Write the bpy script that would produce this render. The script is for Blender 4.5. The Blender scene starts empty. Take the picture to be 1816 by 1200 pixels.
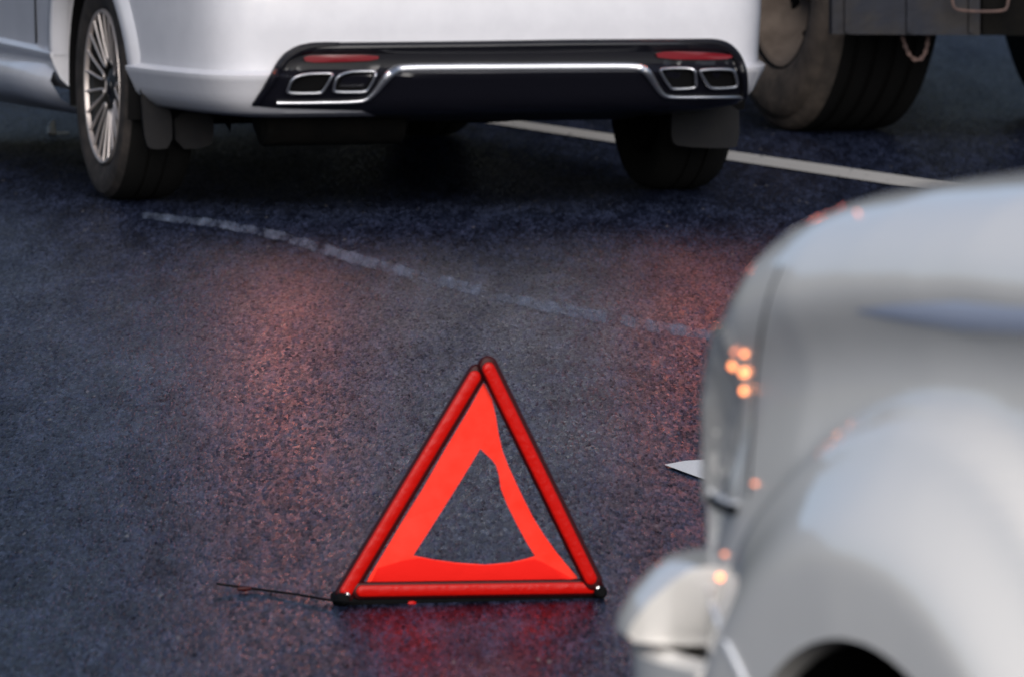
import bpy, bmesh, math, random
from mathutils import Vector, Matrix, noise
random.seed(7)
R = math.radians
C = bpy.context.scene.collection
scn = bpy.context.scene

# ---------------------------------------------------------------- camera, sky, sun, exposure
F, CX, CY, HOR, HCAM = 15500.0, 908.0, 600.0, -700.0, 1.7     # focal length etc. in photo pixels (1816 wide)
TH = math.atan((CY - HOR) / F)
cd = bpy.data.cameras.new('camera'); cam = bpy.data.objects.new('camera', cd); C.objects.link(cam)
cam.location = (0, 0, HCAM); cam.rotation_euler = (math.pi/2 - TH, 0, 0)
cd.sensor_width = 36; cd.lens = 36 * F / 1816; cd.clip_end = 3000; cd.clip_start = .5
cd.dof.use_dof = True; cd.dof.focus_distance = 18.3; cd.dof.aperture_fstop = 12.5
scn.camera = cam
SUN_EL, SUN_AZ = R(28), R(172)          # azimuth clockwise from +Y: behind the camera, to the right
w = bpy.data.worlds.new('World'); scn.world = w; w.use_nodes = True
nt = w.node_tree; bg = nt.nodes['Background']
sky = nt.nodes.new('ShaderNodeTexSky'); sky.sky_type = 'NISHITA'; sky.sun_disc = False
sky.sun_elevation = SUN_EL; sky.sun_rotation = SUN_AZ; sky.air_density = 1.0; sky.dust_density = .6; sky.ozone_density = 4.0
hs = nt.nodes.new('ShaderNodeHueSaturation'); hs.inputs['Saturation'].default_value = .82
nt.links.new(sky.outputs[0], hs.inputs['Color']); nt.links.new(hs.outputs[0], bg.inputs[0]); bg.inputs[1].default_value = .078
sl = bpy.data.lights.new('sun', 'SUN'); sun = bpy.data.objects.new('sun', sl); C.objects.link(sun)
sl.energy = 3.2; sl.angle = R(50); sl.color = (1, .93, .86)
sdir = Vector((math.sin(SUN_AZ)*math.cos(SUN_EL), math.cos(SUN_AZ)*math.cos(SUN_EL), math.sin(SUN_EL)))
sun.rotation_euler = sdir.to_track_quat('Z', 'Y').to_euler(); sun.location = (6, -12, 12)
vs = scn.view_settings; vs.view_transform = 'Standard'; vs.look = 'None'; vs.gamma = 1; vs.use_curve_mapping = False
vs.exposure = .36

# ---------------------------------------------------------------- helpers
def ray(px, py):
    d = Vector((1,0,0))*((px-CX)/F) + Vector((0,math.sin(TH),math.cos(TH)))*((CY-py)/F) + Vector((0,math.cos(TH),-math.sin(TH)))
    return d.normalized()
CAM = Vector((0,0,HCAM))
def plane(px, py, p0, n):
    d = ray(px, py); t = (p0-CAM).dot(n)/d.dot(n); return CAM + d*t
def ground(px, py, z=0): return plane(px, py, Vector((0,0,z)), Vector((0,0,1)))

def link(name, me, mat, parent=None):
    o = bpy.data.objects.new(name, me); C.objects.link(o)
    if mat: me.materials.append(mat)
    if parent: o.parent = parent
    return o
def mesh(name, vs_, fs, mat, parent=None, smooth=True, sharp=.6):
    me = bpy.data.meshes.new(name); me.from_pydata([tuple(v) for v in vs_], [], fs); me.update()
    bm = bmesh.new(); bm.from_mesh(me)
    bmesh.ops.recalc_face_normals(bm, faces=bm.faces)
    return finish(name, bm, mat, parent, smooth, sharp, me)
def finish(name, bm, mat, parent=None, smooth=True, sharp=.6, me=None):
    me = me or bpy.data.meshes.new(name)
    for f in bm.faces: f.smooth = smooth
    for e in bm.edges:
        if len(e.link_faces) == 2 and e.calc_face_angle(0) > sharp: e.smooth = False
    bm.to_mesh(me); bm.free()
    return link(name, me, mat, parent)
def grid(rows, closed_u=False, closed_v=False, cap0=False, cap1=False):
    """rows: list of equal-length point lists -> verts, faces"""
    n, m = len(rows), len(rows[0]); V = [p for r in rows for p in r]; Fc = []
    for i in range(n - (0 if closed_u else 1)):
        for j in range(m - (0 if closed_v else 1)):
            a, b = i*m + j, i*m + (j+1) % m; c, d = ((i+1) % n)*m + (j+1) % m, ((i+1) % n)*m + j
            Fc.append((a, b, c, d))
    if cap0: Fc.append(tuple(range(m))[::-1])
    if cap1: Fc.append(tuple((n-1)*m + j for j in range(m)))
    return V, Fc
def thing(name, label, cat, loc=(0,0,0), group=None):
    o = bpy.data.objects.new(name, None); C.objects.link(o); o.location = loc; o.empty_display_size = .2
    return tag(o, label, cat, group)
def tag(o, label, cat, group=None):
    o['label'] = label; o['category'] = cat
    if group: o['group'] = group
    return o
def lathe(prof, axis_o, ax, up, seg=72):
    """prof: (radius, along-axis)"""
    ax = ax.normalized(); e1 = up.normalized(); e2 = ax.cross(e1)
    return grid([[axis_o + ax*a + (e1*math.cos(t)+e2*math.sin(t))*r for t in [2*math.pi*k/seg for k in range(seg)]] for r, a in prof], closed_v=True)
def sweep(path, rad, seg=10, closed=False, nrm=None, flat=1.0, cap=True):
    """tube along path; rad number or list; flat squeezes along nrm"""
    n = len(path); rows = []
    for i, p in enumerate(path):
        a = path[(i-1) % n] if closed or i > 0 else p; b = path[(i+1) % n] if closed or i < n-1 else p
        t = (b-a).normalized(); nn = (nrm or Vector((0,0,1))); s = t.cross(nn)
        if s.length < 1e-3: s = t.cross(Vector((1,0,0)))
        s.normalize(); q = s.cross(t).normalized(); r = rad[i] if isinstance(rad, (list, tuple)) else rad
        rows.append([p + s*(r*math.cos(2*math.pi*k/seg)) + q*(r*flat*math.sin(2*math.pi*k/seg)) for k in range(seg)])
    return grid(rows, closed_u=closed, closed_v=True, cap0=cap and not closed, cap1=cap and not closed)
def join(*vf):
    V, Fc = [], []
    for v, f in vf:
        o = len(V); V += list(v); Fc += [tuple(i+o for i in x) for x in f]
    return V, Fc
def boxvf(o, ex, ey, ez, x0, x1, y0, y1, z0, z1):
    V = [o + ex*x + ey*y + ez*z for x in (x0,x1) for y in (y0,y1) for z in (z0,z1)]
    return V, [(0,1,3,2),(4,6,7,5),(0,4,5,1),(2,3,7,6),(0,2,6,4),(1,5,7,3)]
def lerp(tab, x):
    if x <= tab[0][0]: return tab[0][1]
    for (a, b), (c, d) in zip(tab, tab[1:]):
        if x <= c: return b + (d-b)*(x-a)/(c-a)
    return tab[-1][1]
def resample(pts, n):
    L = [0]
    for a, b in zip(pts, pts[1:]): L.append(L[-1] + math.dist(a, b))
    out = []; j = 0
    for i in range(n):
        s = L[-1]*i/(n-1)
        while j < len(L)-2 and L[j+1] < s: j += 1
        k = (s-L[j])/max(1e-9, L[j+1]-L[j]); out.append(tuple(x+(y-x)*k for x, y in zip(pts[j], pts[j+1])))
    return out
def chaikin(pts, it=2, closed=False):
    for _ in range(it):
        out = [] if closed else [pts[0]]
        for i in range(len(pts) if closed else len(pts)-1):
            a, b = pts[i], pts[(i+1) % len(pts)]
            out.append(tuple(x*.75+y*.25 for x, y in zip(a, b))); out.append(tuple(x*.25+y*.75 for x, y in zip(a, b)))
        if not closed: out.append(pts[-1])
        pts = out
    return pts
def smoothstep(a, b, x):
    t = max(0, min(1, (x-a)/(b-a))); return t*t*(3-2*t)

# ---------------------------------------------------------------- materials
def mat(name, col, rough=.5, metal=0, spec=.5, coat=0, emis=None, es=0, trans=0, bump=None, var=None, coat_r=.05):
    m = bpy.data.materials.new(name); m.use_nodes = True; t = m.node_tree; b = t.nodes['Principled BSDF']
    b.inputs['Base Color'].default_value = (*col, 1); b.inputs['Roughness'].default_value = rough
    b.inputs['Metallic'].default_value = metal; b.inputs['Specular IOR Level'].default_value = spec
    b.inputs['Coat Weight'].default_value = coat; b.inputs['Coat Roughness'].default_value = coat_r
    b.inputs['Transmission Weight'].default_value = trans
    if emis: b.inputs['Emission Color'].default_value = (*emis, 1); b.inputs['Emission Strength'].default_value = es
    tc = t.nodes.new('ShaderNodeTexCoord')
    if var:      # (scale, amount, second colour)
        n = t.nodes.new('ShaderNodeTexNoise'); n.inputs['Scale'].default_value = var[0]; n.inputs['Detail'].default_value = 6
        n.inputs['Roughness'].default_value = .65
        t.links.new(tc.outputs['Object'], n.inputs['Vector'])
        mr = t.nodes.new('ShaderNodeMapRange'); mr.inputs[1].default_value = .4; mr.inputs[2].default_value = .62; mr.inputs[4].default_value = var[1]
        t.links.new(n.outputs[0], mr.inputs[0])
        mx = t.nodes.new('ShaderNodeMix'); mx.data_type = 'RGBA'; mx.inputs[6].default_value = (*col, 1); mx.inputs[7].default_value = (*var[2], 1)
        t.links.new(mr.outputs[0], mx.inputs[0]); t.links.new(mx.outputs[2], b.inputs['Base Color'])
    if bump:     # (scale, strength, distance)
        n = t.nodes.new('ShaderNodeTexNoise'); n.inputs['Scale'].default_value = bump[0]; n.inputs['Detail'].default_value = 4
        t.links.new(tc.outputs['Object'], n.inputs['Vector'])
        bp = t.nodes.new('ShaderNodeBump'); bp.inputs['Strength'].default_value = bump[1]; bp.inputs['Distance'].default_value = bump[2]
        t.links.new(n.outputs[0], bp.inputs['Height']); t.links.new(bp.outputs[0], b.inputs['Normal'])
    return m
M = dict(
    paint=mat('silver_white_paint', (.56,.56,.60), .42, .0, .5, .8, var=(9, .5, (.49,.49,.53)), bump=(900,.12,.0006), coat_r=.12),
    paint2=mat('warm_white_paint', (.83,.805,.77), .35, .1, .5, 1, bump=(3.2,.25,.012), coat_r=.03),
    black=mat('gloss_black_plastic', (.005,.005,.008), .30, 0, .35, .1),
    matte=mat('matte_black_plastic', (.003,.003,.0035), .8, 0, .1),
    under=mat('underbody_dirt', (.003,.003,.003), .9, 0, .08, var=(14, .8, (.005,.0045,.004)), bump=(30,.5,.01)),
    flap=mat('mud_flap_rubber', (.008,.008,.010), .7, 0, .2, var=(18, .7, (.012,.0115,.012))),
    chrome=mat('chrome_trim', (.55,.56,.60), .40, 1),
    red=mat('dark_red_reflector', (.13,.004,.009), .3, 0, .5, .3),
    tyre=mat('dusty_tyre_rubber', (.020,.018,.0175), .85, 0, .25, var=(24, .9, (.042,.035,.032)), bump=(90,.4,.003)),
    tyre2=mat('shade_dark_tyre_rubber', (.003,.003,.003), .9, 0, .2, bump=(60,.4,.003)),  # shade under the vehicles put into the rubber's near-black colour
    dusty=mat('dust_caked_tyre', (.052,.045,.041), .95, 0, .1, var=(9, .9, (.10,.082,.07)), bump=(40,.6,.006)),
    rimdark=mat('dark_wheel_barrel', (.012,.012,.013), .5, .2, .4),
    rimlight=mat('dirty_bright_alloy', (.50,.45,.43), .42, .6),
    rimbrown=mat('dust_covered_steel_rim', (.135,.108,.09), .85, 0, .15, var=(7, .9, (.08,.063,.052))),
    steel=mat('dark_blue_grey_steel', (.013,.015,.023), .65, .2, .3, var=(6, .9, (.020,.018,.018)), bump=(14,.5,.01)),
    rust=mat('rusty_dusty_metal', (.13,.085,.075), .7, .4, .4, var=(30, .8, (.07,.05,.05))),
    glass=mat('dark_window_glass', (.02,.025,.03), .05, 0, .6, .5),
    lamp_on=mat('lit_tail_lamp', (.5,.02,.01), .3, emis=(1,.12,.06), es=7.5),
    hazard=mat('lit_amber_lamp', (.6,.2,.03), .3, emis=(1,.25,.09), es=20),
    amber=mat('glowing_amber_glint', (.9,.3,.1), .3, emis=(1,.32,.12), es=3.2),  # glow for the brighter amber glints on the white car
    amber_dim=mat('dim_amber_glint', (.9,.3,.15), .3, emis=(1,.30,.14), es=1.1),  # weaker glow for the fainter glints
    lens=mat('clear_headlight_lens', (.36,.36,.36), .14, .0, .6, 1, var=(9,.9,(.55,.55,.54)), coat_r=.03),
    fluo=mat('fluorescent_red_fabric', (.86,.030,.016), .7, 0, .08, var=(9,.9,(.90,.050,.032)), bump=(35,.3,.002)),
    fluoe=None,
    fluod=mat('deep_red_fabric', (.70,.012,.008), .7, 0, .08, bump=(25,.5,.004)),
    bar=mat('red_prismatic_reflector', (.44,.004,.002), .34, 0, .16, 0, bump=(75,.6,.003)),
    barcase=mat('dark_red_plastic_casing', (.030,.001,.002), .5, 0, .2),
    rivet=mat('steel_rivet', (.6,.6,.6), .3, 1),
    bluereflect=mat('pale_blue_sky_reflection', (.42,.47,.60), .3, 0, .5, .5),  # sky reflection on the white car, given as a colour
    litter=mat('pale_litter_and_highlight', (.8,.82,.86), .5),
)

def asphalt():
    m = bpy.data.materials.new('wet_asphalt'); m.use_nodes = True; t = m.node_tree; b = t.nodes['Principled BSDF']
    N = t.nodes.new; L = t.links.new
    tc0 = N('ShaderNodeTexCoord'); mp = N('ShaderNodeMapping'); mp.inputs['Rotation'].default_value = (0,0,R(-14)); mp.inputs['Scale'].default_value = (1,.13,1)
    L(tc0.outputs['Object'], mp.inputs['Vector'])
    class tc: outputs = {'Object': mp.outputs[0]}
    def ns(scale, det=5, rough=.6):
        n = N('ShaderNodeTexNoise'); n.inputs['Scale'].default_value = scale; n.inputs['Detail'].default_value = det; n.inputs['Roughness'].default_value = rough
        L(tc.outputs['Object'], n.inputs['Vector']); return n.outputs[0]
    def mr(src, a, b_, c, d):
        n = N('ShaderNodeMapRange'); L(src, n.inputs[0])
        for i, v in enumerate((a, b_, c, d)): n.inputs[i+1].default_value = v
        return n.outputs[0]
    big, mid, fine = ns(1.1, 4), ns(14, 6, .75), ns(120, 3, .8)
    def vor(scale, off):
        v = N('ShaderNodeTexVoronoi'); v.inputs['Scale'].default_value = scale
        a = N('ShaderNodeVectorMath'); a.operation = 'ADD'; a.inputs[1].default_value = (off, off*.7, 0); L(tc.outputs['Object'], a.inputs[0]); L(a.outputs[0], v.inputs['Vector'])
        sp = N('ShaderNodeSeparateColor'); L(v.outputs['Color'], sp.inputs[0]); return v.outputs['Distance'], sp.outputs[0], sp.outputs[1], sp.outputs[2]
    def math_(op, a, b_):
        n = N('ShaderNodeMath'); n.operation = op
        for k, x in enumerate((a, b_)):
            if isinstance(x, (int, float)): n.inputs[k].default_value = x
            else: L(x, n.inputs[k])
        return n.outputs[0]
    dA, a1, a2, a3 = vor(150, 0); dB, b1, b2, b3_ = vor(330, 7.3); dC, q1, q2, q3 = vor(60, 3.1)
    # stone to stone albedo: dark binder, grey-blue aggregate
    k = math_('ADD', math_('MULTIPLY', a1, .40), math_('ADD', math_('MULTIPLY', b1, .34), math_('MULTIPLY', mr(mid, .32, .68, 0, 1), .42)))
    cr = N('ShaderNodeValToRGB'); E = cr.color_ramp.elements
    E[0].position = .28; E[0].color = (.0015,.002,.006,1); E[1].position = .95; E[1].color = (.039,.049,.092,1)
    e = E.new(.55); e.color = (.0075,.0105,.022,1)
    L(k, cr.inputs[0])
    gate = math_('MULTIPLY', mr(q1, .955, .985, 0, 1), mr(dC, .05, .32, 1, 0))
    mc = N('ShaderNodeMix'); mc.data_type = 'RGBA'; L(gate, mc.inputs[0]); L(cr.outputs[0], mc.inputs[6]); mc.inputs[7].default_value = (.14,.13,.13,1)
    L(mc.outputs[2], b.inputs['Base Color'])
    rg = math_('ADD', mr(big, .35, .65, .20, .30), math_('ADD', math_('MULTIPLY', a2, .14), math_('MULTIPLY', b2, .08)))
    L(rg, b.inputs['Roughness'])
    wet = mr(ns(5, 5, .7), .40, .60, .55, 1.45)
    L(math_('MULTIPLY', wet, math_('ADD', math_('MULTIPLY', a3, .045), math_('MULTIPLY', b3_, .03))), b.inputs['Specular IOR Level'])
    hgt = math_('ADD', math_('MULTIPLY', mr(dA, 0, .6, 1, 0), a2), math_('ADD', math_('MULTIPLY', mr(mid, .3, .7, 0, 1), .6), math_('MULTIPLY', b1, .35)))
    bp = N('ShaderNodeBump'); bp.inputs['Strength'].default_value = .5; bp.inputs['Distance'].default_value = .0032
    L(hgt, bp.inputs['Height']); L(bp.outputs[0], b.inputs['Normal'])
    return m
def paintmark(name, col, thr, sc=(30, 30), alpha=1.0, fray=.0, soft=.1, ysc=.13):
    m = bpy.data.materials.new(name); m.use_nodes = True; t = m.node_tree; b = t.nodes['Principled BSDF']; N = t.nodes.new; L = t.links.new
    tc = N('ShaderNodeTexCoord'); n = N('ShaderNodeTexNoise'); n.inputs['Scale'].default_value = sc[0]; n.inputs['Detail'].default_value = 8; n.inputs['Roughness'].default_value = .75
    mp = N('ShaderNodeMapping'); mp.inputs['Rotation'].default_value = (0,0,R(-16)); mp.inputs['Scale'].default_value = (1,ysc,1); L(tc.outputs['Object'], mp.inputs['Vector'])
    L(mp.outputs[0], n.inputs['Vector'])
    at = N('ShaderNodeAttribute'); at.attribute_name = 'wear'; ws = N('ShaderNodeMath'); ws.operation = 'MULTIPLY_ADD'
    L(at.outputs['Fac'], ws.inputs[0]); ws.inputs[1].default_value = fray; ws.inputs[2].default_value = -fray
    ad = N('ShaderNodeMath'); ad.operation = 'ADD'; L(n.outputs[0], ad.inputs[0]); L(ws.outputs[0], ad.inputs[1])
    r = N('ShaderNodeMapRange'); L(ad.outputs[0], r.inputs[0]); r.inputs[1].default_value = thr; r.inputs[2].default_value = thr+soft; r.inputs[4].default_value = alpha
    L(r.outputs[0], b.inputs['Alpha'])
    n2 = N('ShaderNodeTexNoise'); n2.inputs['Scale'].default_value = 200; n2.inputs['Detail'].default_value = 3; L(tc.outputs['Object'], n2.inputs['Vector'])
    mx = N('ShaderNodeMix'); mx.data_type = 'RGBA'; mx.inputs[6].default_value = tuple(c*.62 for c in col)+(1,); mx.inputs[7].default_value = (*col, 1)
    L(n2.outputs[0], mx.inputs[0]); L(mx.outputs[2], b.inputs['Base Color'])
    bp = N('ShaderNodeBump'); bp.inputs['Strength'].default_value = .4; bp.inputs['Distance'].default_value = .003; L(n2.outputs[0], bp.inputs['Height']); L(bp.outputs[0], b.inputs['Normal'])
    b.inputs['Roughness'].default_value = .6; b.inputs['Specular IOR Level'].default_value = .3
    return m
ROAD = asphalt()

# ---------------------------------------------------------------- road and its markings
o = mesh('road', [(-600,-300,0),(600,-300,0),(600,900,0),(-600,900,0)], [(0,1,2,3)], ROAD); o['kind'] = 'structure'
def marking(name, edge_a, edge_b, z, m, n=60, k=7):
    A = resample([tuple(ground(*p)) for p in edge_a], n); B = resample([tuple(ground(*p)) for p in edge_b], n)
    rows = [[Vector((a[0]+(b_[0]-a[0])*q/(k-1), a[1]+(b_[1]-a[1])*q/(k-1), z)) for q in range(k)] for a, b_ in zip(A, B)]
    o = mesh(name, *grid(rows), m); o['kind'] = 'structure'
    at = o.data.attributes.new('wear', 'FLOAT', 'POINT')
    for i in range(n*k): at.data[i].value = min(1, math.sin(math.pi*(i % k)/(k-1))*1.6, (i//k)/4, (n-1-i//k)/4)
    return o
marking('lane_line', [(380,141),(860,208),(1300,271),(1690,327),(2100,386)], [(380,152),(855,219),(1297,287),(1690,346),(2100,408)], .004,
        paintmark('white_road_paint', (.52,.50,.47), .30))
WORN = paintmark('worn_road_paint', (.23,.28,.39), .40, (22,22), .66, .30, .28, ysc=.05)
marking('worn_lane_line', [(215,372),(400,390),(500,410),(620,444),(740,477),(800,490),(872,510)], [(215,388),(400,412),(500,434),(620,474),(740,506),(800,522),(872,540)], .004, WORN, n=90, k=9)
marking('worn_lane_line', [(855,516),(960,528),(1150,564),(1320,594),(1500,640)], [(855,534),(960,560),(1150,596),(1320,620),(1500,666)], .004, WORN, n=90, k=9)
# arrow head painted on the road
A = [ground(1178,827), ground(1215,820), ground(1300,815), ground(1420,850), ground(1300,872)]
mesh('road_arrow', [(a.x, a.y, .0045) for a in A], [(0,1,2,3,4)], paintmark('bright_road_paint', (.80,.80,.80), .22))['kind'] = 'structure'
bpy.data.objects['road_arrow']

# unseen dark ridge above the frame, added to darken the wet road's reflections
rows = []
for i in range(121):
    x = -700 + 1400*i/120; yb = 130 + .0006*x*x*.4
    rr = []
    for k in range(9):
        q = k/8; h = (34 + 16*noise.noise(Vector((x*.012, 3, 1))) + 5*noise.noise(Vector((x*.07, 9, 1))))*math.sin(q*math.pi/2) + 2*noise.noise(Vector((x*.2, k*2.1, 4)))*(k > 0)
        rr.append((x, yb + 60*q, max(-1, h) if k else -1))
    rows.append(rr)
mesh('added_unseen_ridge', *grid(rows), mat('dark_unseen_slope', (.03,.035,.03), .95, 0, .1, var=(.05,.8,(.05,.05,.045))))['kind'] = 'structure'

# ---------------------------------------------------------------- silver hatchback seen from behind
A1 = R(16); D1 = Vector((-math.sin(A1), math.cos(A1), 0)); L1 = Vector((-math.cos(A1), -math.sin(A1), 0)); Z = Vector((0,0,1))
TR = .805
O1 = (ground(252, 350) - L1*TR + ground(1183, 338) + L1*TR) / 2; O1.z = 0
def c1(u, v, z): return O1 + D1*u + L1*v + Z*z
WT = [(.255,.64),(.28,.84),(.292,.895),(.31,.920),(.33,.940),(.37,.958),(.392,.968),(.402,.970),(.409,.960),(.414,.952),(.44,.952),(.55,.958),(.65,.962),(.80,.95),(.90,.93),(.95,.89)]
WS = [(.255,.90),(.30,.92),(.35,.938),(.42,.950),(.55,.958),(.65,.962),(.80,.95),(.90,.93),(.95,.89)]
RT = [(.255,.70),(.28,.86),(.292,.905),(.31,.925),(.33,.94),(.37,.962),(.392,.975),(.402,.978),(.409,.966),(.414,.957),(.44,.957),(.55,.966),(.65,.962),(.80,.93),(.90,.89),(.95,.84)]
GT = [(0,1),(.3,.998),(.5,.993),(.65,.983),(.72,.972),(.77,.955),(.81,.925),(.84,.88),(.87,.80),(.90,.68),(.93,.52),(.965,.30),(1,0)]
GT = chaikin(GT, 3)
GI = sorted((b, a) for a, b in GT)
def rear_u(v, z):
    w_, r_ = lerp(WT, z), lerp(RT, z)
    return -r_*lerp(GT, min(1, abs(v)/w_))
def side_v(u, z):
    """half width of the body at u"""
    return lerp(WT, z)*(lerp(GI, -u/lerp(RT, z)) if u < 0 else 1)
def on1(px, py, off=0):
    """pixel -> (v, z) on the rear face"""
    d = ray(px, py); best = None; prev = None
    t = 22.0
    while t < 27:
        p = CAM + d*t - O1; u, v, z = p.dot(D1), p.dot(L1), p.z
        s = u - (rear_u(v, z) - off) if abs(v) < lerp(WT, z) else -1
        if prev is not None and prev < 0 <= s: return (v, z)
        prev = s; t += .004
    print('MISS', px, py)
    return (math.copysign(lerp(WT, .4)*.985, px < 800 and 1 or -1), plane(px, py, c1(-.7,0,0), D1).z)
def P1(vz, off=0):
    v, z = vz; return c1(rear_u(v, z) - off, v, z)

car1 = thing('silver_car', 'silver white car seen from behind with black rear diffuser and four exhaust tips', 'car', O1)
def child1(o, parent=None):
    p = parent or car1; o.parent = p; o.matrix_parent_inverse = Matrix.Translation(p.matrix_world.translation if p is not car1 else O1).inverted() if p is car1 else Matrix.Identity(4)
    return o
# geometry is written relative to O1 so the body keeps its own origin at the empty
def m1(name, vf, mt, parent=None, **k):
    V, Fc = vf; V = [Vector(v) - O1 for v in V]
    o = mesh(name, V, Fc, mt, parent or car1, **k); return o
zs = [.276,.28,.286,.292,.30,.31,.33,.35,.37,.385,.392,.397,.402,.4055,.409,.414,.425,.44,.48,.52,.55,.6,.65,.72,.80,.86,.90,.93,.95]
def outline(z, nseg=60):
    w_, r_ = lerp(WT, z), lerp(RT, z); pts = []
    for i in range(14): pts.append((3.3 - 3.3*i/14, w_))
    qs = [(q, lerp(GT, q)) for q in [1,.99,.98,.965,.95,.93,.91,.89,.87,.85,.83,.81,.79,.77,.75,.73,.71,.68,.65,.6,.55,.5,.4,.3,.2,.1,0]]
    for q, g in qs + [(-q, g) for q, g in qs[-2::-1]]: pts.append((-r_*g, w_*q))
    for i in range(1, 15): pts.append((3.3*i/14, -w_))
    for i in range(1, 12):                     # rounded nose
        t = math.pi*i/12; pts.append((3.3 + .55*math.sin(t)**.6, -w_*math.cos(t)))
    return pts
rows = [[c1(u, v, z) for u, v in outline(z)] for z in zs]
rows.append([c1(u*.96+.05, v*.9, .975) for u, v in outline(.95)])
V, Fc = grid(rows, closed_v=True, cap0=True, cap1=True)
body = m1('body', (V, Fc), M['paint'])
def cut_arches(body, cyls, parent, sharp=.45):
    mods = []
    for vf in cyls:
        c = mesh('cutter', [Vector(v) for v in vf[0]], vf[1], None); c.parent = parent
        md = body.modifiers.new('b', 'BOOLEAN'); md.operation = 'DIFFERENCE'; md.object = c; md.solver = 'EXACT'; mods.append(c)
    bpy.context.view_layer.update()
    dg = bpy.context.evaluated_depsgraph_get(); me = bpy.data.meshes.new_from_object(body.evaluated_get(dg))
    body.modifiers.clear(); old = body.data; body.data = me; bpy.data.meshes.remove(old)
    for c in mods: bpy.data.objects.remove(c)
    bm = bmesh.new(); bm.from_mesh(me)
    for f in bm.faces: f.smooth = True
    for e in bm.edges: e.smooth = not (len(e.link_faces) == 2 and e.calc_face_angle(0) > sharp)
    bm.to_mesh(me); bm.free()
RW = .325; ARC = .375
def cyl(u, side, r=ARC):
    prof = [(0.001,.0),(r,.0),(r,.6),(0.001,.6)]
    V, F_ = lathe(prof, c1(u, side*.58, RW+.02)-O1, L1*side, Z, 64); return V, F_
WB = 2.68
cut_arches(body, [cyl(0,1), cyl(0,-1), cyl(WB,1), cyl(WB,-1)], car1)
body.data.materials.clear(); body.data.materials.append(M['paint'])
# bumper to quarter panel seam + door seam + sill are real strips
def side_w(z): return lerp(WT, z)
# arch lip: a raised ring sector round the rear left and right arch
for side in (1, -1):
    rows = []
    for i in range(41):
        t = R(8) + R(164)*i/40
        rr = []
        for r, off in ((ARC-.004, -.03),(ARC-.004,.007),(ARC+.012,.013),(ARC+.05,.009),(ARC+.075,-.004)):
            z = RW+.02 + r*math.sin(t); u = -r*math.cos(t)
            zc = max(.27, z); ww = lerp(WT, zc)
            rr.append(c1(u, side*(lerp(WS, zc)*(lerp(GI, -u/.955) if u < 0 else 1) + off + (.006 if off > 0 else 0)), zc))
        rows.append(rr)
    m1('arch_lip', grid(rows), M['paint'], sharp=1.2)
# sill moulding under the doors (pale step)
for side in (1, -1):
    rows = []
    for u in (.42, .5, .9, 1.4, 1.9, 2.2, 2.28):
        rows.append([c1(u, side*(side_w(z)+off), z) for z, off in ((.435,-.004),(.432,.010),(.41,.022),(.385,.024),(.33,.016),(.28,-.002),(.25,-.05),(.25,-.12))])
    rows = [[p_ - Z*(.065+.02*(u_-.42)) for p_ in rr_] for u_, rr_ in zip((.42,.5,.9,1.4,1.9,2.2,2.28), rows)]
    rows[0] = [p_ - L1*side*(.03 if k_ in (1,2,3,4) else 0) for k_, p_ in enumerate(rows[0])]
    m1('sill', grid(rows), M['paint'], sharp=.9)
# door shut line and door (thin dark gap)
for u in (.62, 1.72):
    p = [c1(u - (.10 if u < 1 else 0)*max(0, (z-.45))*1.2, side_w(z)+.0015, z) for z in (.42,.5,.6,.7,.8,.9)]
    m1('door_seam', sweep(p, .0035, 6, nrm=L1), M['matte'])
# bumper seam along the crease
pts = [(-.42 - .008*i, 0) for i in range(1)]
# cabin : glass + roof
def cabin(z0, z1, k0, k1, mt, name):
    def ring(z, k):
        a = [( -.45+k*.75, .78-.2*k), (-.38+k*.72, .0), (-.45+k*.75, -.78+.2*k), (.6, -.84+.26*k), (1.9-k*.5, -.82+.26*k), (2.35-k*.75, -.7+.2*k), (2.45-k*.8, 0), (2.35-k*.75, .7-.2*k), (1.9-k*.5, .82-.26*k), (.6, .84-.26*k)]
        return [c1(u, v, z) for u, v in chaikin(a, 2, True)]
    rows = [ring(z0+(z1-z0)*i/6, k0+(k1-k0)*(i/6)**1.2) for i in range(7)]
    return m1(name, grid(rows, closed_v=True, cap0=True, cap1=True), mt)
cabin(.96, 1.36, 0, .85, M['glass'], 'window_band')
cabin(1.362, 1.43, .86, 1.25, M['paint'], 'roof')
# tail lamps (above the frame, lit)
for side in (1, -1):
    rows = []
    for i in range(13):
        v = side*(.48 + .24*i/12)
        rows.append([c1(rear_u(v, z) - off, v, z) for z, off in ((.70,-.004),(.705,.014),(.77,.018),(.835,.014),(.84,-.004))])
    tl = m1('tail_light', grid(rows), M['lamp_on'])
    rows = [[c1(rear_u(side*(.50+.02*i), z) - off, side*(.50+.02*i), z) for z, off in ((.725,.012),(.735,.024),(.76,.024),(.77,.012))] for i in range(8)]
    m1('indicator', grid(rows), M['hazard'], tl)
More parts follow.
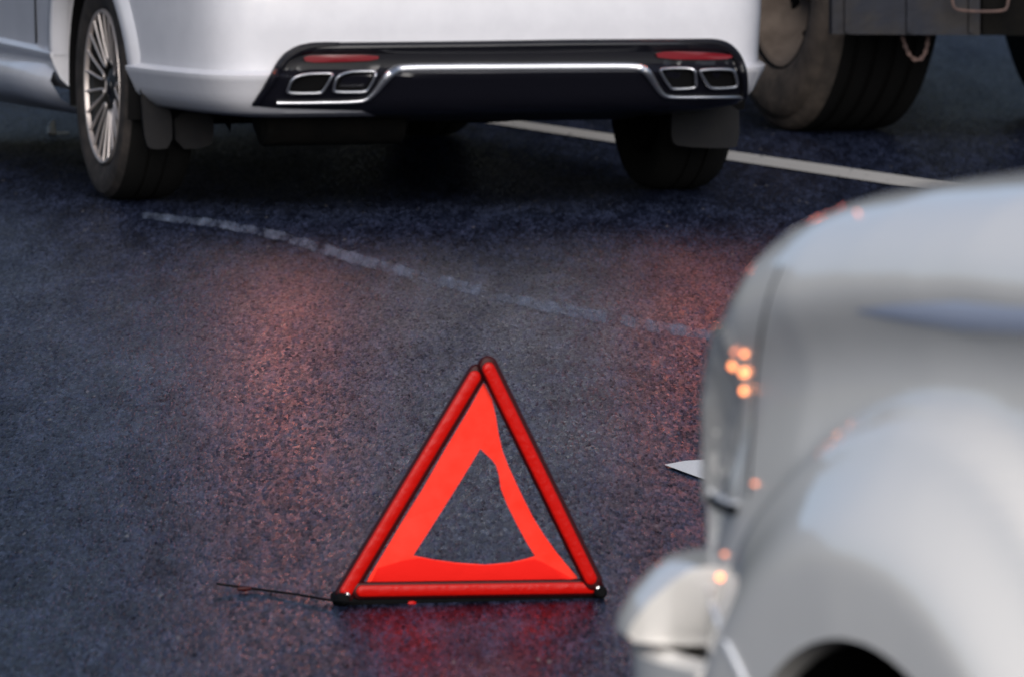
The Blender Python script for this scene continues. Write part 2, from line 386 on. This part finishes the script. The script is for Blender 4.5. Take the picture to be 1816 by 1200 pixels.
# black diffuser plate
TOP = [(446,184),(462,164),(476,140),(488,118),(500,100),(514,88),(530,80),(552,75.5),(700,74),(850,72.5),(1000,70),(1150,69),(1262,68.5),(1282,73),(1298,83),(1310,97),(1318,115),(1322,135),(1325,165)]
top = [on1(*p) for p in TOP]; top.sort(key=lambda p: p[0])
BOT = [(446,188),(500,192),(640,196),(670,206),(700,210),(850,212),(1000,210),(1120,208),(1160,203),(1180,194),(1312,184),(1325,174)]
bot = [on1(*p) for p in BOT]; bot.sort(key=lambda p: p[0])
v0, v1 = max(top[0][0], bot[0][0]), min(top[-1][0], bot[-1][0])
rows = []; ncol = 220
for i in range(ncol+1):
    s = .5 - .5*math.cos(math.pi*i/ncol); s = .5*s + .5*i/ncol
    v = v0 + (v1-v0)*s; zt, zb = lerp(top, v), lerp(bot, v)
    h = max(.002, zt-zb); rr = [c1(rear_u(v, zt)+.02, v, zt)]
    edge = min(1, (v-v0)/.05, (v1-v)/.05)**.5 if 0 < i < ncol else 0
    deep = .5 + .5*min(1, abs(v)/.5)
    for k in range(34):
        q = k/33; dz = q*q*(3-2*q)*h if h < .03 else (q*.04 if q < .4 else .016+(h-.016)*(q-.4)/.6)
        off = lerp([(0,.006),(.003,.016),(.010,.022),(.019,.024),(.024,.020),(.028,.011),(.05,.010)], dz)
        zz = zt - min(dz, h); rr.append(c1(rear_u(v, zz) - max(.003, off*edge), v, zz))
    rr.append(c1(rear_u(v, zb)+.10, v, zb-.012))
    rows.append(rr)
m1('diffuser', grid(rows), M['black'], sharp=.5)
# outer lip running down the left and right end of the plate
for pts in ([(452,182),(466,162),(481,138),(493,117),(505,102),(518,92),(534,85),(556,80.5),(600,79)],[(1200,74.5),(1258,74),(1278,78),(1293,87),(1304,100),(1312,118),(1316,136),(1318,158),(1318,174)]):
    path = [P1(on1(*p), .016) for p in chaikin(pts, 2)]
    n = len(path); m1('diffuser_lip', sweep(path, [.007+.006*math.sin(math.pi*min(1,max(0,i/(n-1)))) for i in range(n)], 10, nrm=D1), M['black'])
# chrome strip
SP = [(488,183,.0055),(560,182.5,.0055),(632,181,.0055),(648,177,.006),(662,164,.009),(678,143,.012),(690,129,.0135),(703,122,.014),(760,120.5,.014),(920,119.5,.014),(1080,118.5,.014),(1128,119,.0135),(1142,124,.0125),(1152,138,.011),(1162,155,.009),(1172,168,.007),(1185,173,.0055),(1260,172.5,.005),(1332,171.5,.005)]
SPc = chaikin(SP, 3)
path = [P1(on1(p[0], p[1]), .016) for p in SPc]
m1('chrome_trim', sweep(path, [p[2] for p in SPc], 14, nrm=D1, flat=.8), M['chrome'])
# black panel hanging under the strip
# red reflectors
for pts in ([(534,101),(552,98),(668,97),(668,107),(600,110),(540,111)],[(1158,92),(1220,91),(1290,96),(1298,101),(1280,106),(1165,105)]):
    q = chaikin(pts, 1, True)
    vz = [on1(*p) for p in q]
    fr = [P1(p, .019) for p in vz]; bk = [P1(p, .006) for p in vz]
    cv = sum(p[0] for p in vz)/len(vz); cz = sum(p[1] for p in vz)/len(vz)
    n = len(q); V = fr+bk; Fc = [(i, (i+1)%n, n+(i+1)%n, n+i) for i in range(n)]; V.append(P1((cv, cz), .022)); Fc += [(i, (i+1)%n, 2*n) for i in range(n)]
    m1('rear_reflector', (V, Fc), M['red'])
# exhaust tips
TIPS = ([(518,132),(583,129),(586,133),(568,162),(562,165),(508,165),(504,160)],[(596,128),(658,125),(664,129),(648,160),(640,163),(589,163),(586,158)],
        [(1168,121),(1220,120),(1228,126),(1230,152),(1226,156),(1188,158),(1182,153),(1166,127)],[(1238,123),(1290,122),(1299,128),(1303,150),(1299,155),(1257,157),(1250,151),(1236,128)])
for k, pts in enumerate(TIPS):
    q = chaikin(pts, 2, True); vz = [on1(*p) for p in q]; n = len(vz)
    cv = sum(p[0] for p in vz)/n; cz = sum(p[1] for p in vz)/n
    path = [P1(p, .026) for p in vz]
    ring = m1('exhaust_tip', join(sweep(path, .0042, 10, closed=True, nrm=D1), grid([[P1(p, .028) for p in vz], [P1(p, .004) for p in vz]], closed_v=True)), M['chrome'])
    inner = [(cv+(p[0]-cv)*.93, cz+(p[1]-cz)*.9) for p in vz]
    V, Fc = grid([[P1(p, .026) for p in inner], [P1(p, .0125) for p in inner]], closed_v=True, cap1=True)
    m1('exhaust_pipe', (V, Fc), M['matte'], ring)
# underbody: floor pan, spare wheel well, rear silencer, axle beam
V, Fc = join(boxvf(O1, D1, L1, Z, -.66, .05, -.56, -.1, .268, .284), boxvf(O1, D1, L1, Z, -.6, 3.2, -.5, .5, .255, .284), boxvf(O1, D1, L1, Z, .02, .10, -.7, .7, .21, .30))
m1('underbody', (V, Fc), M['under'], smooth=False)
m1('spare_wheel_well', lathe([(.001,-.035),(.20,-.035),(.24,-.02),(.25,.01)], c1(-.42,-.02,.275), Z, D1, 40), M['under'])
m1('silencer', sweep([c1(-.66,.18,.262), c1(-.66,.2,.262), c1(-.66,.6,.262), c1(-.66,.62,.262)], [.03,.075,.075,.03], 16, nrm=Z), M['under'])
# mud flaps
def flap(pts, u, th=.012, bow=.03):
    # outline given in pixels on the plane u = const
    q = chaikin(pts, 1, True); fr = []
    for p in q:
        h = plane(p[0], p[1], c1(u,0,0), D1); fr.append(h)
    n = len(fr); cz = sum(h.z for h in fr)/n
    fr2 = [h - D1*(bow*math.cos((h.z-cz)*9)) for h in fr]; bk = [h + D1*th for h in fr2]
    bm = bmesh.new(); vf = [bm.verts.new(h-O1) for h in fr2]; vb = [bm.verts.new(h-O1) for h in bk]
    bm.faces.new(vf); bm.faces.new(vb[::-1])
    for i in range(n): bm.faces.new((vf[i], vf[(i+1)%n], vb[(i+1)%n], vb[i]))
    bmesh.ops.recalc_face_normals(bm, faces=bm.faces)
    return finish('mud_flap', bm, M['flap'], car1)
flap([(244,72),(262,120),(282,165),(300,196),(304,262),(268,266),(256,255),(248,200),(243,120)], -.39)
flap([(1192,176),(1306,176),(1306,258),(1290,263),(1200,260),(1185,250),(1186,200)], -.42)
flap([(308,196),(378,200),(380,240),(372,262),(312,266)], -.36, bow=.0)
# wheels
def wheel1(u, side, hero=False):
    hub = c1(u, side*TR, RW)
    ax = L1*side; tw = .108
    lo = hub - O1
    whl = mesh('wheel', *lathe([(.205,-.07),(.205,.075),(.212,.085),(.222,.085),(.225,.075),(.225,-.08)], lo, ax, Z, 64), M['rimdark'], car1)
    # barrel floor + hub
    V, Fc = join(lathe([(.001,.02),(.205,.01)], lo, ax, Z, 48), lathe([(.028,.078),(.05,.07),(.062,.05),(.066,.02)], lo, ax, Z, 32))
    mesh('rim_backing', V, Fc, M['rimdark'], whl)
    prof = [(.222,.085),(.228,.093),(.236,.097),(.262,.108),(.285,.110),(.305,.103),(.318,.085),(.324,.06),(RW,.035)]
    prof = prof + [(RW,.0)] + [(r, -a) for r, a in prof[::-1]]
    # tread grooves
    pr = []
    for r, a in prof: pr.append((r, a))
    i0 = pr.index((RW, .035))
    pr[i0+1:i0+2] = [(RW,.03),(RW-.008,.028),(RW-.008,.022),(RW,.02),(RW,-.02),(RW-.008,-.022),(RW-.008,-.028),(RW,-.03)]
    a_, b_ = pr.index((.318,.085)), pr.index((.318,-.085))
    ty = mesh('tyre', *lathe(pr[:a_+1], lo, ax, Z, 96), M['tyre'] if hero else M['tyre2'], whl)
    mesh('tread', *lathe(pr[a_:], lo, ax, Z, 96), M['tyre2'], whl)
    e1 = Z; e2 = ax.normalized().cross(Z)
    def pt(r, t, a): return lo + ax*a + e1*(r*math.cos(t)) + e2*(r*math.sin(t))
    if hero:
        parts = []
        ns_ = 11
        for k in range(ns_):
            t0 = 2*math.pi*k/ns_ + .12
            path = []
            for r, dt, a in ((.217,.150,.094),(.18,.135,.090),(.13,.135,.084),(.10,.13,.079),(.078,.11,.076),(.070,.0,.075),(.078,-.11,.076),(.10,-.13,.079),(.13,-.135,.084),(.18,-.135,.090),(.217,-.150,.094)):
                path.append(pt(r, t0+dt, a))
            pc = [Vector(p) for p in chaikin([tuple(p) for p in path], 2)]
            n = len(pc); parts.append(sweep(pc, [.0046 - .0008*math.sin(math.pi*i/(n-1)) for i in range(n)], 8, nrm=ax))
        V, Fc = join(*parts); mesh('spokes', V, Fc, M['rimlight'], whl)
        mesh('rim_edge', *lathe([(.211,.088),(.213,.099),(.219,.101),(.2225,.092)], lo, ax, Z, 72), M['rimlight'], whl)
        mesh('hub_cap', *lathe([(.001,.086),(.02,.085),(.028,.080),(.03,.07)], lo, ax, Z, 32), M['black'], whl)
        badge = sweep([pt(.018*math.cos(t), .0, .087) if False else lo + ax*.087 + e1*(.018*math.cos(t)) + e2*(.007*math.sin(t)) for t in [2*math.pi*i/20 for i in range(20)]], .0014, 6, closed=True, nrm=ax)
        mesh('emblem', *badge, M['rimlight'], whl)
    else:
        parts = [boxvf(lo, ax, e1*math.cos(t)+e2*math.sin(t), (e1*math.cos(t)+e2*math.sin(t)).cross(ax), .05, .075, .03, .21, -.012, .012) for t in [2*math.pi*k/11 for k in range(11)]]
        V, Fc = join(*parts); mesh('spokes', V, Fc, M['rimlight'], whl, smooth=False)
wheel1(0, 1, True); wheel1(0, -1); wheel1(WB, 1, True); wheel1(WB, -1)
# wheel housings (dark liners inside the arches)
for u in (0, WB):
    for side in (1, -1):
        V, Fc = lathe([(ARC-.006,.335),(ARC-.006,.03),(.05,.03)], c1(u, side*.58, RW+.02), L1*side, Z, 48)
        m1('wheel_housing', (V, [f for f in Fc if sum(Vector(V[i]).z for i in f)/len(f) > .26]), M['matte'])

# ---------------------------------------------------------------- warning triangle
ga, gb = ground(612, 1072), ground(1055, 1059)
TX = (gb-ga); TX.z = 0; TX.normalize(); TN = TX.cross(Z).normalized()        # TN points to the camera
if TN.y > 0: TN = -TN
def T(px, py, off=0): return plane(px, py, ga, TN) + TN*off
TO = (ga+gb)/2
tri = thing('warning_triangle', 'red warning triangle with sagging fluorescent fabric standing on the wet road', 'warning triangle', TO)
def mt(name, vf, m_, parent=None, **k):
    return mesh(name, [Vector(v)-TO for v in vf[0]], vf[1], m_, parent or tri, **k)
def rbar(a, b, wid, off, thick, z_off=0, round_=True):
    """rounded flat bar between two points of the triangle plane; returns vf"""
    d = (b-a).normalized(); s = d.cross(TN).normalized(); n = 10; rows = []
    prof = [(-1,-.9),(-1,.35),(-.86,.72),(-.5,.95),(0,1),(.5,.95),(.86,.72),(1,.35),(1,-.9)]
    Ls = (b-a).length; st = []
    for i in range(n+1):
        q = i/n; st.append((-wid*math.cos(q*math.pi/2), math.sin(q*math.pi/2)))
    stations = [(x, k) for x, k in st] + [(Ls+wid*math.sin(q*math.pi/2/n), math.cos(q*math.pi/2/n)) for q in range(n+1)]
    for x, k in stations:
        k = max(k, .02)
        rows.append([a + d*x + s*(p*wid*k) + TN*(off + thick*.5*(h*(.3+.7*k))) for p, h in prof])
    V, Fc = grid(rows, closed_v=True, cap0=True, cap1=True); return V, Fc
bars = [((612,1052),(846,662),.0165,0), ((862,646),(1048,1028),.0165,.012), ((636,1046),(1055,1040),.0150,.004)]
for (a, b_, wd, off) in bars:
    pa, pb = T(*a), T(*b_)
    cs = mt('frame_bar', rbar(pa, pb, wd, off, .016), M['barcase'])
    d = (pb-pa).normalized()
    mt('reflector', rbar(pa + d*.006 - TX*.003, pb - d*.006 - TX*.003, wd*.66, off+.006, .012), M['bar'], cs)
# rivets
for p, off in (((612,1052),.016),((1055,1040),.020)):
    mt('rivet', lathe([(.001,.006),(.0035,.005),(.005,.002),(.0055,-.002)], T(*p, off-.001), TN, Z, 16), M['rivet'])
# fabric
outer = [(858,678),(872,706),(879,738),(884,768),(892,800),(903,828),(916,857),(930,886),(946,917),(965,948),(985,976),(1003,998),(1024,1022),(1024,1034),(900,1036),(760,1037),(648,1036),(655,1020),(672,993),(690,965),(715,923),(750,864),(790,796),(830,728)]
hole = [(852,795),(862,805),(872,814),(880,825),(885,843),(888,866),(900,895),(918,930),(935,962),(949,985),(930,991),(905,996.5),(860,1000),(810,997),(768,991),(733,984),(755,950),(790,895),(820,848)]
hole = hole[:1] + hole[1:]
bm = bmesh.new()
def loop(pts, off):
    vs_ = [bm.verts.new(T(px, py, off + .002*math.sin(px*.06)+.0015*math.sin(py*.045)) - TO) for px, py in pts]
    return vs_, [bm.edges.new((vs_[i], vs_[(i+1) % len(vs_)])) for i in range(len(vs_))]
vo_, eo = loop(outer, -.002); vh, eh = loop(hole, -.002)
bmesh.ops.triangle_fill(bm, edges=eo+eh, use_beauty=True)
bmesh.ops.solidify(bm, geom=bm.faces[:], thickness=.0012)
bmesh.ops.recalc_face_normals(bm, faces=bm.faces)
finish('fabric', bm, M['fluo'], tri, smooth=False)
# fold of the fabric along the lower edge (a second ply lying a little forward)
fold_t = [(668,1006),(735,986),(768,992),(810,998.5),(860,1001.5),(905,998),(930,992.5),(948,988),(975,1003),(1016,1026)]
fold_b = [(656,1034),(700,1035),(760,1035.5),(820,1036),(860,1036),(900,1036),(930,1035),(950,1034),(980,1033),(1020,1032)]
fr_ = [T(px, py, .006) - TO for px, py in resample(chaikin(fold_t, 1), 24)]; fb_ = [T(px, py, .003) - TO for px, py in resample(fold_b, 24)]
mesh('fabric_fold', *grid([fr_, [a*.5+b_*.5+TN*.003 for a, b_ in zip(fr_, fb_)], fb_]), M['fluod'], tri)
# base: black foot rail, feet, loose support wire
base = mt('base', join(rbar(T(604,1064), T(1060,1053), .0125, -.006, .022)), M['matte'])
for p in ((604,1062),(1060,1050)):
    q = T(*p); q.z = 0
    mt('foot', sweep([q+Z*.011-TN*.04, q+Z*.011-TN*.036, q+Z*.012+TN*.022, q+Z*.012+TN*.027], [.006,.010,.0115,.007], 12, nrm=Z), M['matte'])
wire = [ground(384,1034,.012), ground(440,1042,.004), ground(520,1052,.006), ground(600,1066,.010), ground(640,1067,.012)]
wire = [Vector(p) for p in chaikin([tuple(p) for p in wire], 2)]
mt('support_wire', sweep(wire, .0022, 8), M['matte'])
q = ground(433,1043,.007); mt('wire_clip', sweep([q-TX*.012, q, q+TX*.012], [.003,.005,.003], 8), M['barcase'])
# small red feet bits and a silver tab below the rail
for px, py, m_, s in ((727,1067,'bar',.007),(902,1070,'bar',.008),(936,1068,'rivet',.009)):
    q = T(px, py, .014); mt('clip', sweep([q-TX*s, q-TX*s*.4, q+TX*s*.4, q+TX*s], [s*.3,s*.55,s*.55,s*.3], 8), M[m_])

# ---------------------------------------------------------------- lorry beyond the lane line
A2 = R(20); D2 = Vector((-math.sin(A2), math.cos(A2), 0)); L2 = Vector((-math.cos(A2), -math.sin(A2), 0))
O2 = ground(1395, 232)                       # foot of the outer left rear tyre
def c2(u, v, z): return O2 + D2*u + L2*v + Z*z
lorry = thing('lorry', 'dark muddy lorry with big dusty rear wheel standing beyond the white lane line', 'lorry', O2)
def m2(name, vf, m_, parent=None, **k): return mesh(name, [Vector(v)-O2 for v in vf[0]], vf[1], m_, parent or lorry, **k)
R2 = .50
def wheel2(o, mt_, mr_):
    ax = L2; lo = o + Z*R2
    whl = m2('wheel', lathe([(.001,-.10),(.06,-.10),(.10,-.125),(.17,-.13),(.235,-.06),(.268,.0),(.277,.02),(.29,.025),(.292,.01)], lo, ax, Z, 72), mr_)
    prof = [(.288,.02),(.30,.034),(.33,.045),(.39,.055),(.43,.052),(.455,.038),(.46,.030),(.485,.022),(R2-.004,.01),(R2,-.01)]
    m2('tyre', lathe([(.286,-.01),(.288,.02)]+prof, lo, ax, Z, 96), mt_, whl)
    tr = [(R2,-.01)]
    for g in (.05,.115,.18,.245): tr += [(R2,-g),(R2-.016,-g-.003),(R2-.016,-g-.016),(R2,-g-.02)]
    m2('tread', lathe(tr+[(R2,-.30)]+[(r, -.31-a) for r, a in prof[::-1]], lo, ax, Z, 96), M['tyre2'], whl)
    m2('rim_gap', lathe([(.290,.022),(.291,.032),(.298,.036),(.300,.030)], lo, ax, Z, 72), M['matte'], whl)
    # hub, studs and vent holes
    m2('hub', lathe([(.001,-.02),(.05,-.022),(.07,-.04),(.09,-.10),(.105,-.12)], lo, ax, Z, 32), mr_, whl)
    e2 = ax.cross(Z)
    holes = []
    for k in range(8):
        t = 2*math.pi*(k+.62)/8; c = lo + (Z*math.cos(t)+e2*math.sin(t))*.21
        m2('vent_hole', lathe([(.001,-.088),(.022,-.086),(.024,-.11)], c, ax, Z, 16), M['matte'], whl)
    return whl
wheel2(O2, M['dusty'], M['rimbrown'])
p = ground(1880, 205); wheel2(Vector((p.x, p.y, 0)), M['tyre2'], M['rimdark'])
vR = (p-O2).dot(L2)-.3
# axle, chassis, load bed
m2('axle', join(sweep([c2(0,-.2,.5), c2(0,vR,.5)], .07, 16), lathe([(.001,-.2),(.15,-.16),(.2,0),(.15,.16),(.001,.2)], c2(0,-.85,.5), D2, Z, 24)), M['under'])
m2('load_bed', boxvf(O2, D2, L2, Z, -1.3, 4.6, -2.5, .06, 1.05, 1.15), M['steel'], smooth=False)
m2('load_box', boxvf(O2, D2, L2, Z, -1.28, 4.55, -2.48, .04, 1.153, 2.6), M['steel'], smooth=False)
m2('chassis_rail', boxvf(O2, D2, L2, Z, -1.1, 6.0, -.62, -.54, .72, 1.045), M['under'], smooth=False)
m2('chassis_rail', boxvf(O2, D2, L2, Z, -1.1, 6.0, -1.62, -1.54, .72, 1.045), M['under'], smooth=False)
m2('cab', boxvf(O2, D2, L2, Z, 4.7, 6.4, -2.45, .0, .6, 2.7), M['steel'], smooth=False)
# rear valance plate seen right of the wheel
uP = -.85
def Pp(px, py, off=0):
    h = plane(px, py, c2(uP,0,0), D2); return h - D2*off
def plate(name, pts, m_, th=.03, off=0, parent=None, pl=Pp):
    fr = [pl(*p_, off) for p_ in pts]; n = len(fr); V = fr+[h+D2*th for h in fr]
    return m2(name, (V, [tuple(range(n)), tuple(range(n, 2*n))[::-1]] + [(i, (i+1)%n, n+(i+1)%n, n+i) for i in range(n)]), m_, parent, smooth=False)
plate('rear_valance', [(1476,-120),(1738,-120),(1738,63),(1476,61)], M['steel'])
plate('rear_valance', [(1743,-120),(2100,-120),(2100,66),(1743,63)], M['under'])
for x in (1500, 1610, 1720):
    plate('valance_rib', [(x-4,-118),(x+4,-118),(x+4,58),(x-4,58)], M['steel'], .02, .012)
br = [Pp(px, py, .05) for px, py in chaikin([(1676,-60),(1677,8),(1688,19),(1765,20),(1778,12),(1778,-60)], 2)]
m2('tow_bracket', sweep(br, .0045, 8, nrm=D2), M['rust'])
# chain
ch = chaikin([(1617,60),(1619,74),(1625,92),(1634,106),(1645,111),(1655,104),(1661,88),(1664,62)], 2); ch = resample(ch, 17)
parts = []
for i in range(16):
    a, b_ = Pp(*ch[i], -.08), Pp(*ch[i+1], -.08); d = (b_-a); ln = d.length*.62; c = (a+b_)/2; d.normalize()
    s = d.cross(D2).normalized() if i % 2 else D2
    parts.append(sweep([c + d*(ln*math.cos(t)) + s*(ln*.5*math.sin(t)) for t in [2*math.pi*k/14 for k in range(14)]], .0034, 6, closed=True, nrm=d.cross(s)))
m2('chain', join(*parts), M['rust'])

# ---------------------------------------------------------------- white car close on the right, out of focus
A3 = R(24); D3 = Vector((-math.sin(A3), math.cos(A3), 0)); L3 = Vector((-math.cos(A3), -math.sin(A3), 0))
WZ = .345; WH = .90; UW = -.06
O3 = plane(1530, 1150, Vector((0, 8.45, 0)), Vector((0,1,0))); O3 = O3 - L3*WH; O3.z = 0     # wheel axis foot, car centre line
def c3(u, v, z): return O3 + D3*u + L3*v + Z*z
car3 = thing('white_car', 'blurred white car with flared wheel arch cut off by the right edge', 'car', O3)
def m3(name, vf, m_, parent=None, **k): return mesh(name, [Vector(v)-O3 for v in vf[0]], vf[1], m_, parent or car3, **k)
HT = [(-3.2,1.16),(-1.5,1.18),(-.6,1.18),(-.1,1.17),(.15,1.15),(.35,1.125),(.45,1.103),(.52,1.073),(.565,1.035),(.592,.985),(.615,.92),(.645,.85),(.685,.78),(.72,.71),(.75,.62),(.76,.5)]
WD = [(-3.2,.86),(-.6,.86),(0,.855),(.3,.845),(.45,.83),(.58,.80),(.66,.76),(.72,.70),(.76,.62)]
def flare(u, z):
    r = math.hypot(u-UW-.02, z-WZ)
    return .034*(1-smoothstep(.555,.590,r)) + .050*(1-smoothstep(.43,.56,r))
def body3(u, s, off=0):
    """s in 0..1 from centre line over the shoulder down to the sill"""
    H, W_ = lerp(HT, u), lerp(WD, u); cr = .10 if u < .4 else .10+.25*(u-.4)
    pts = [(0,H+.012),(W_*.5,H+.004),(W_-.16,H-.012),(W_-.07,H-.035),(W_-.022,H-.075),(W_-.004,H-.115),(W_-.006,H-.14),(W_-.030,H-.18),(W_-.034,H-.22),(W_-.012,H-.30),(W_,H-.38),(W_,min(.62,H-.44)),(W_-.01,.45),(W_-.05,.33)]
    pts = [(v, max(.33, z)) for v, z in pts]
    return pts
rows = []
us = [-3.2,-2.4,-1.8,-1.3] + [-1.0+.02*i for i in range(90)]
us = [u for u in us if u <= .76]
for u in us:
    pts = resample(chaikin(body3(u, 0), 3), 110)
    rr = []
    for v, z in pts:
        k = 1 if v > .6 else 0
        rr.append(c3(u, v + k*flare(u, z), z))
    rows.append(rr + [c3(u, -(pts[j][0] + (flare(u, pts[j][1]) if pts[j][0] > .6 else 0)), pts[j][1]) for j in range(len(pts)-1, 0, -1)])
b3 = m3('body', grid(rows, closed_v=True, cap0=True, cap1=True), M['paint2'], sharp=1.2)
def cyl3(side, r=.36): return lathe([(.001,.0),(r,.0),(r,.8),(.001,.8)], c3(UW, side*.55, WZ-.0)-O3, L3*side, Z, 80)
cut_arches(b3, [cyl3(1), cyl3(-1)], car3, 1.0)
b3.data.materials.clear(); b3.data.materials.append(M['paint2'])
# cabin
def ring3(z, k):
    a = [(-3.1+.4*k,.75-.15*k),(-3.15+.4*k,0),(-3.1+.4*k,-.75+.15*k),(-1.5,-.83+.22*k),(-.75-.7*k,-.76+.2*k),(-.65-.7*k,0),(-.75-.7*k,.76-.2*k),(-1.5,.83-.22*k)]
    return [c3(u, v, z) for u, v in chaikin(a, 2, True)]
m3('window_band', grid([ring3(1.17+.42*i/5, (i/5)**1.2) for i in range(6)], closed_v=True, cap0=True, cap1=True), M['glass'])
m3('roof', grid([ring3(1.592+.07*i/3, 1+.5*(i/3)**2) for i in range(4)], closed_v=True, cap0=True, cap1=True), M['paint2'])
# wheel
for side in (1, -1):
    lo = c3(UW, side*.80, WZ-.02); ax = L3*side; RR = .35
    RR = .325; wh = m3('wheel', lathe([(.001,.03),(.20,.02),(.212,.09),(.226,.095),(.23,.08)], lo, ax, Z, 64), M['rimdark'])
    prof = [(.225,.09),(.235,.10),(.275,.112),(.305,.10),(.318,.08),(RR,.05)]
    m3('tyre', lathe(prof+[(r,-a) for r, a in prof[::-1]], lo, ax, Z, 80), M['tyre2'], wh)
    m3('wheel_housing', (lambda vf: (vf[0], [f for f in vf[1] if sum(Vector(vf[0][i]).z for i in f)/len(f) > .3]))(lathe([(.355,.36),(.355,.02),(.05,.02)], c3(UW, side*.55, WZ), L3*side, Z, 60)), M['matte'])
# front bumper: wraps round the nose, stands proud, pale top ledge
def nose(t, ex):
    """plan outline of the bumper, t -1..1 left to right (t=1 is the left side of the car)"""
    a = t*math.pi/2
    v = (.865+ex)*math.copysign(abs(math.sin(a))**(2/3.6), a); u = .36 + (.36+ex)*abs(math.cos(a))**(2/3.6)
    return u, v
def bump3(name, prof, m_, **k):
    rows = []
    for z, ex, te in prof:
        rr = [c3(*nose(-te+2*te*i/80, ex), z) for i in range(81)]
        rows.append([c3(*nose(-te, ex-.09), z)] + rr + [c3(*nose(te, ex-.09), z)])
    return m3(name, grid(rows), m_, **k)
bump3('front_bumper', ((.716,-.06,.95),(.722,-.005,.95),(.719,.012,.95),(.706,.028,.945),(.685,.046,.93),(.66,.058,.915),(.648,.060,.905),(.641,.053,.90),(.637,.02,.90)), M['paint2'], sharp=.6)
bump3('lower_bumper', ((.633,.02,1.0),(.626,.045,1.0),(.50,.040,1.0),(.40,.035,1.0),(.30,.01,1.0),(.24,-.03,1.0)), M['paint2'], sharp=.6)
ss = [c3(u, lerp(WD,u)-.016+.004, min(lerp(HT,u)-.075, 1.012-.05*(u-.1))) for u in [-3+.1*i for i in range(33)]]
m3('sky_reflection_strip', sweep(ss, [.018]*(len(ss)-3)+[.014,.009,.003], 10, nrm=L3, flat=.35), M['bluereflect'])  # band of reflected sky, modelled as a pale blue strip
# headlight: wraps from the nose on to the wing
rows = []
for i in range(25):
    u = .47 + (.685-.47)*i/24
    H, W_ = lerp(HT, u), lerp(WD, u); rr = []
    ztop = max(.77, min(.975, H-.05)); 
    for j in range(13):
        pts = resample(chaikin(body3(u, 0), 3), 110)
        zt = .76 + (ztop-.76)*j/12
        best = min(pts, key=lambda p_: abs(p_[1]-zt) + (0 if p_[0] > .3 else 9))
        e = .005 if 0 < i < 24 and 0 < j < 12 else -.004
        rr.append(c3(u + e, best[0] + flare(u, best[1]) + e, zt))
    rows.append(rr)
hl = m3('headlight', grid(rows), M['lens'], sharp=1.2)
from mathutils.bvhtree import BVHTree
bpy.context.view_layer.update()
trees = []
for ob in (b3, hl, bpy.data.objects['front_bumper']):
    trees.append(BVHTree.FromPolygons([ob.data.vertices[i].co + O3 for i in range(len(ob.data.vertices))], [tuple(p_.vertices) for p_ in ob.data.polygons]))
def hit3(px, py):
    d = ray(px, py); best = None
    for t_ in trees:
        h = t_.ray_cast(CAM, d)
        if h[0] is not None and (best is None or h[3] < best[3]): best = h
    return best
def glint(name, px, py, s, par):  # small glowing disc standing for an amber glint on the surface
    h = hit3(px, py)
    if not h: print('GLINT MISS', px, py); return
    n = h[1] if h[1].dot(ray(px, py)) < 0 else -h[1]
    m3(name, lathe([(.001,.004),(.003*s,.003),(.0042*s,-.001)], h[0], n, L3.cross(n) if abs(n.z) > .9 else Z.cross(n).cross(n), 12), M['amber' if s_ > .65 else 'amber_dim'], par)
for nm, mm, rad, dy in (('lamp_gap', 'matte', .006, 6), ('lamp_trim', 'litter', .003, -5)):
    pp = [hit3(px, py+dy) for px, py in ((1258,872),(1268,882),(1280,890),(1295,896),(1308,898))]
    pp = [h[0] for h in pp if h]
    if len(pp) > 2: m3(nm, sweep(pp, rad, 8), M[mm])
pp = [hit3(px, py) for px, py in ((1256,1040),(1262,1070),(1275,1105),(1292,1145),(1312,1185),(1325,1215))]
pp = [h[0] for h in pp if h]
if len(pp) > 2: m3('seam_highlight', sweep(pp, .0035, 8), M['litter'])  # highlight along the bumper gap, modelled as a pale tube
pp = [hit3(px, py) for px, py in chaikin([(1385,470),(1362,530),(1346,610),(1338,700),(1333,790),(1328,880)], 2)]
pp = [h[0] for h in pp if h]
if len(pp) > 2: m3('headlight_gap', sweep(pp, .0016, 8), M['flap'])
for px, py, s_ in ((1303,622,.55),(1322,626,.7),(1300,648,1),(1320,660,1.15),(1320,692,.95)): glint('headlight_glint', px, py, s_, hl)  # glints on the headlight lens
for px, py, s_ in ((1341,857,.6),(1287,982,.6),(1277,1022,.9),(1522,380,.3)): glint('body_glint', px, py, s_, None)  # glints on the bodywork

# ---------------------------------------------------------------- litter under the silver car
g = ground(92, 238)
lit = mesh('litter_scrap', *join(sweep([Vector((0,0,.002)), Vector((-.002,.004,.018)), Vector((.002,.008,.034)), Vector((.008,.010,.046))], [.017,.015,.010,.003], 9, nrm=Vector((0,1,0))), boxvf(Vector((0,0,0)), Vector((1,0,0)), Vector((0,1,0)), Vector((0,0,1)), -.004, .055, 0, .03, .0, .005)), M['litter'], smooth=True, sharp=.8)
lit.location = g; lit.scale = (1,1,1); tag(lit, 'small pale scrap of litter on the road beside the silver car sill', 'litter')
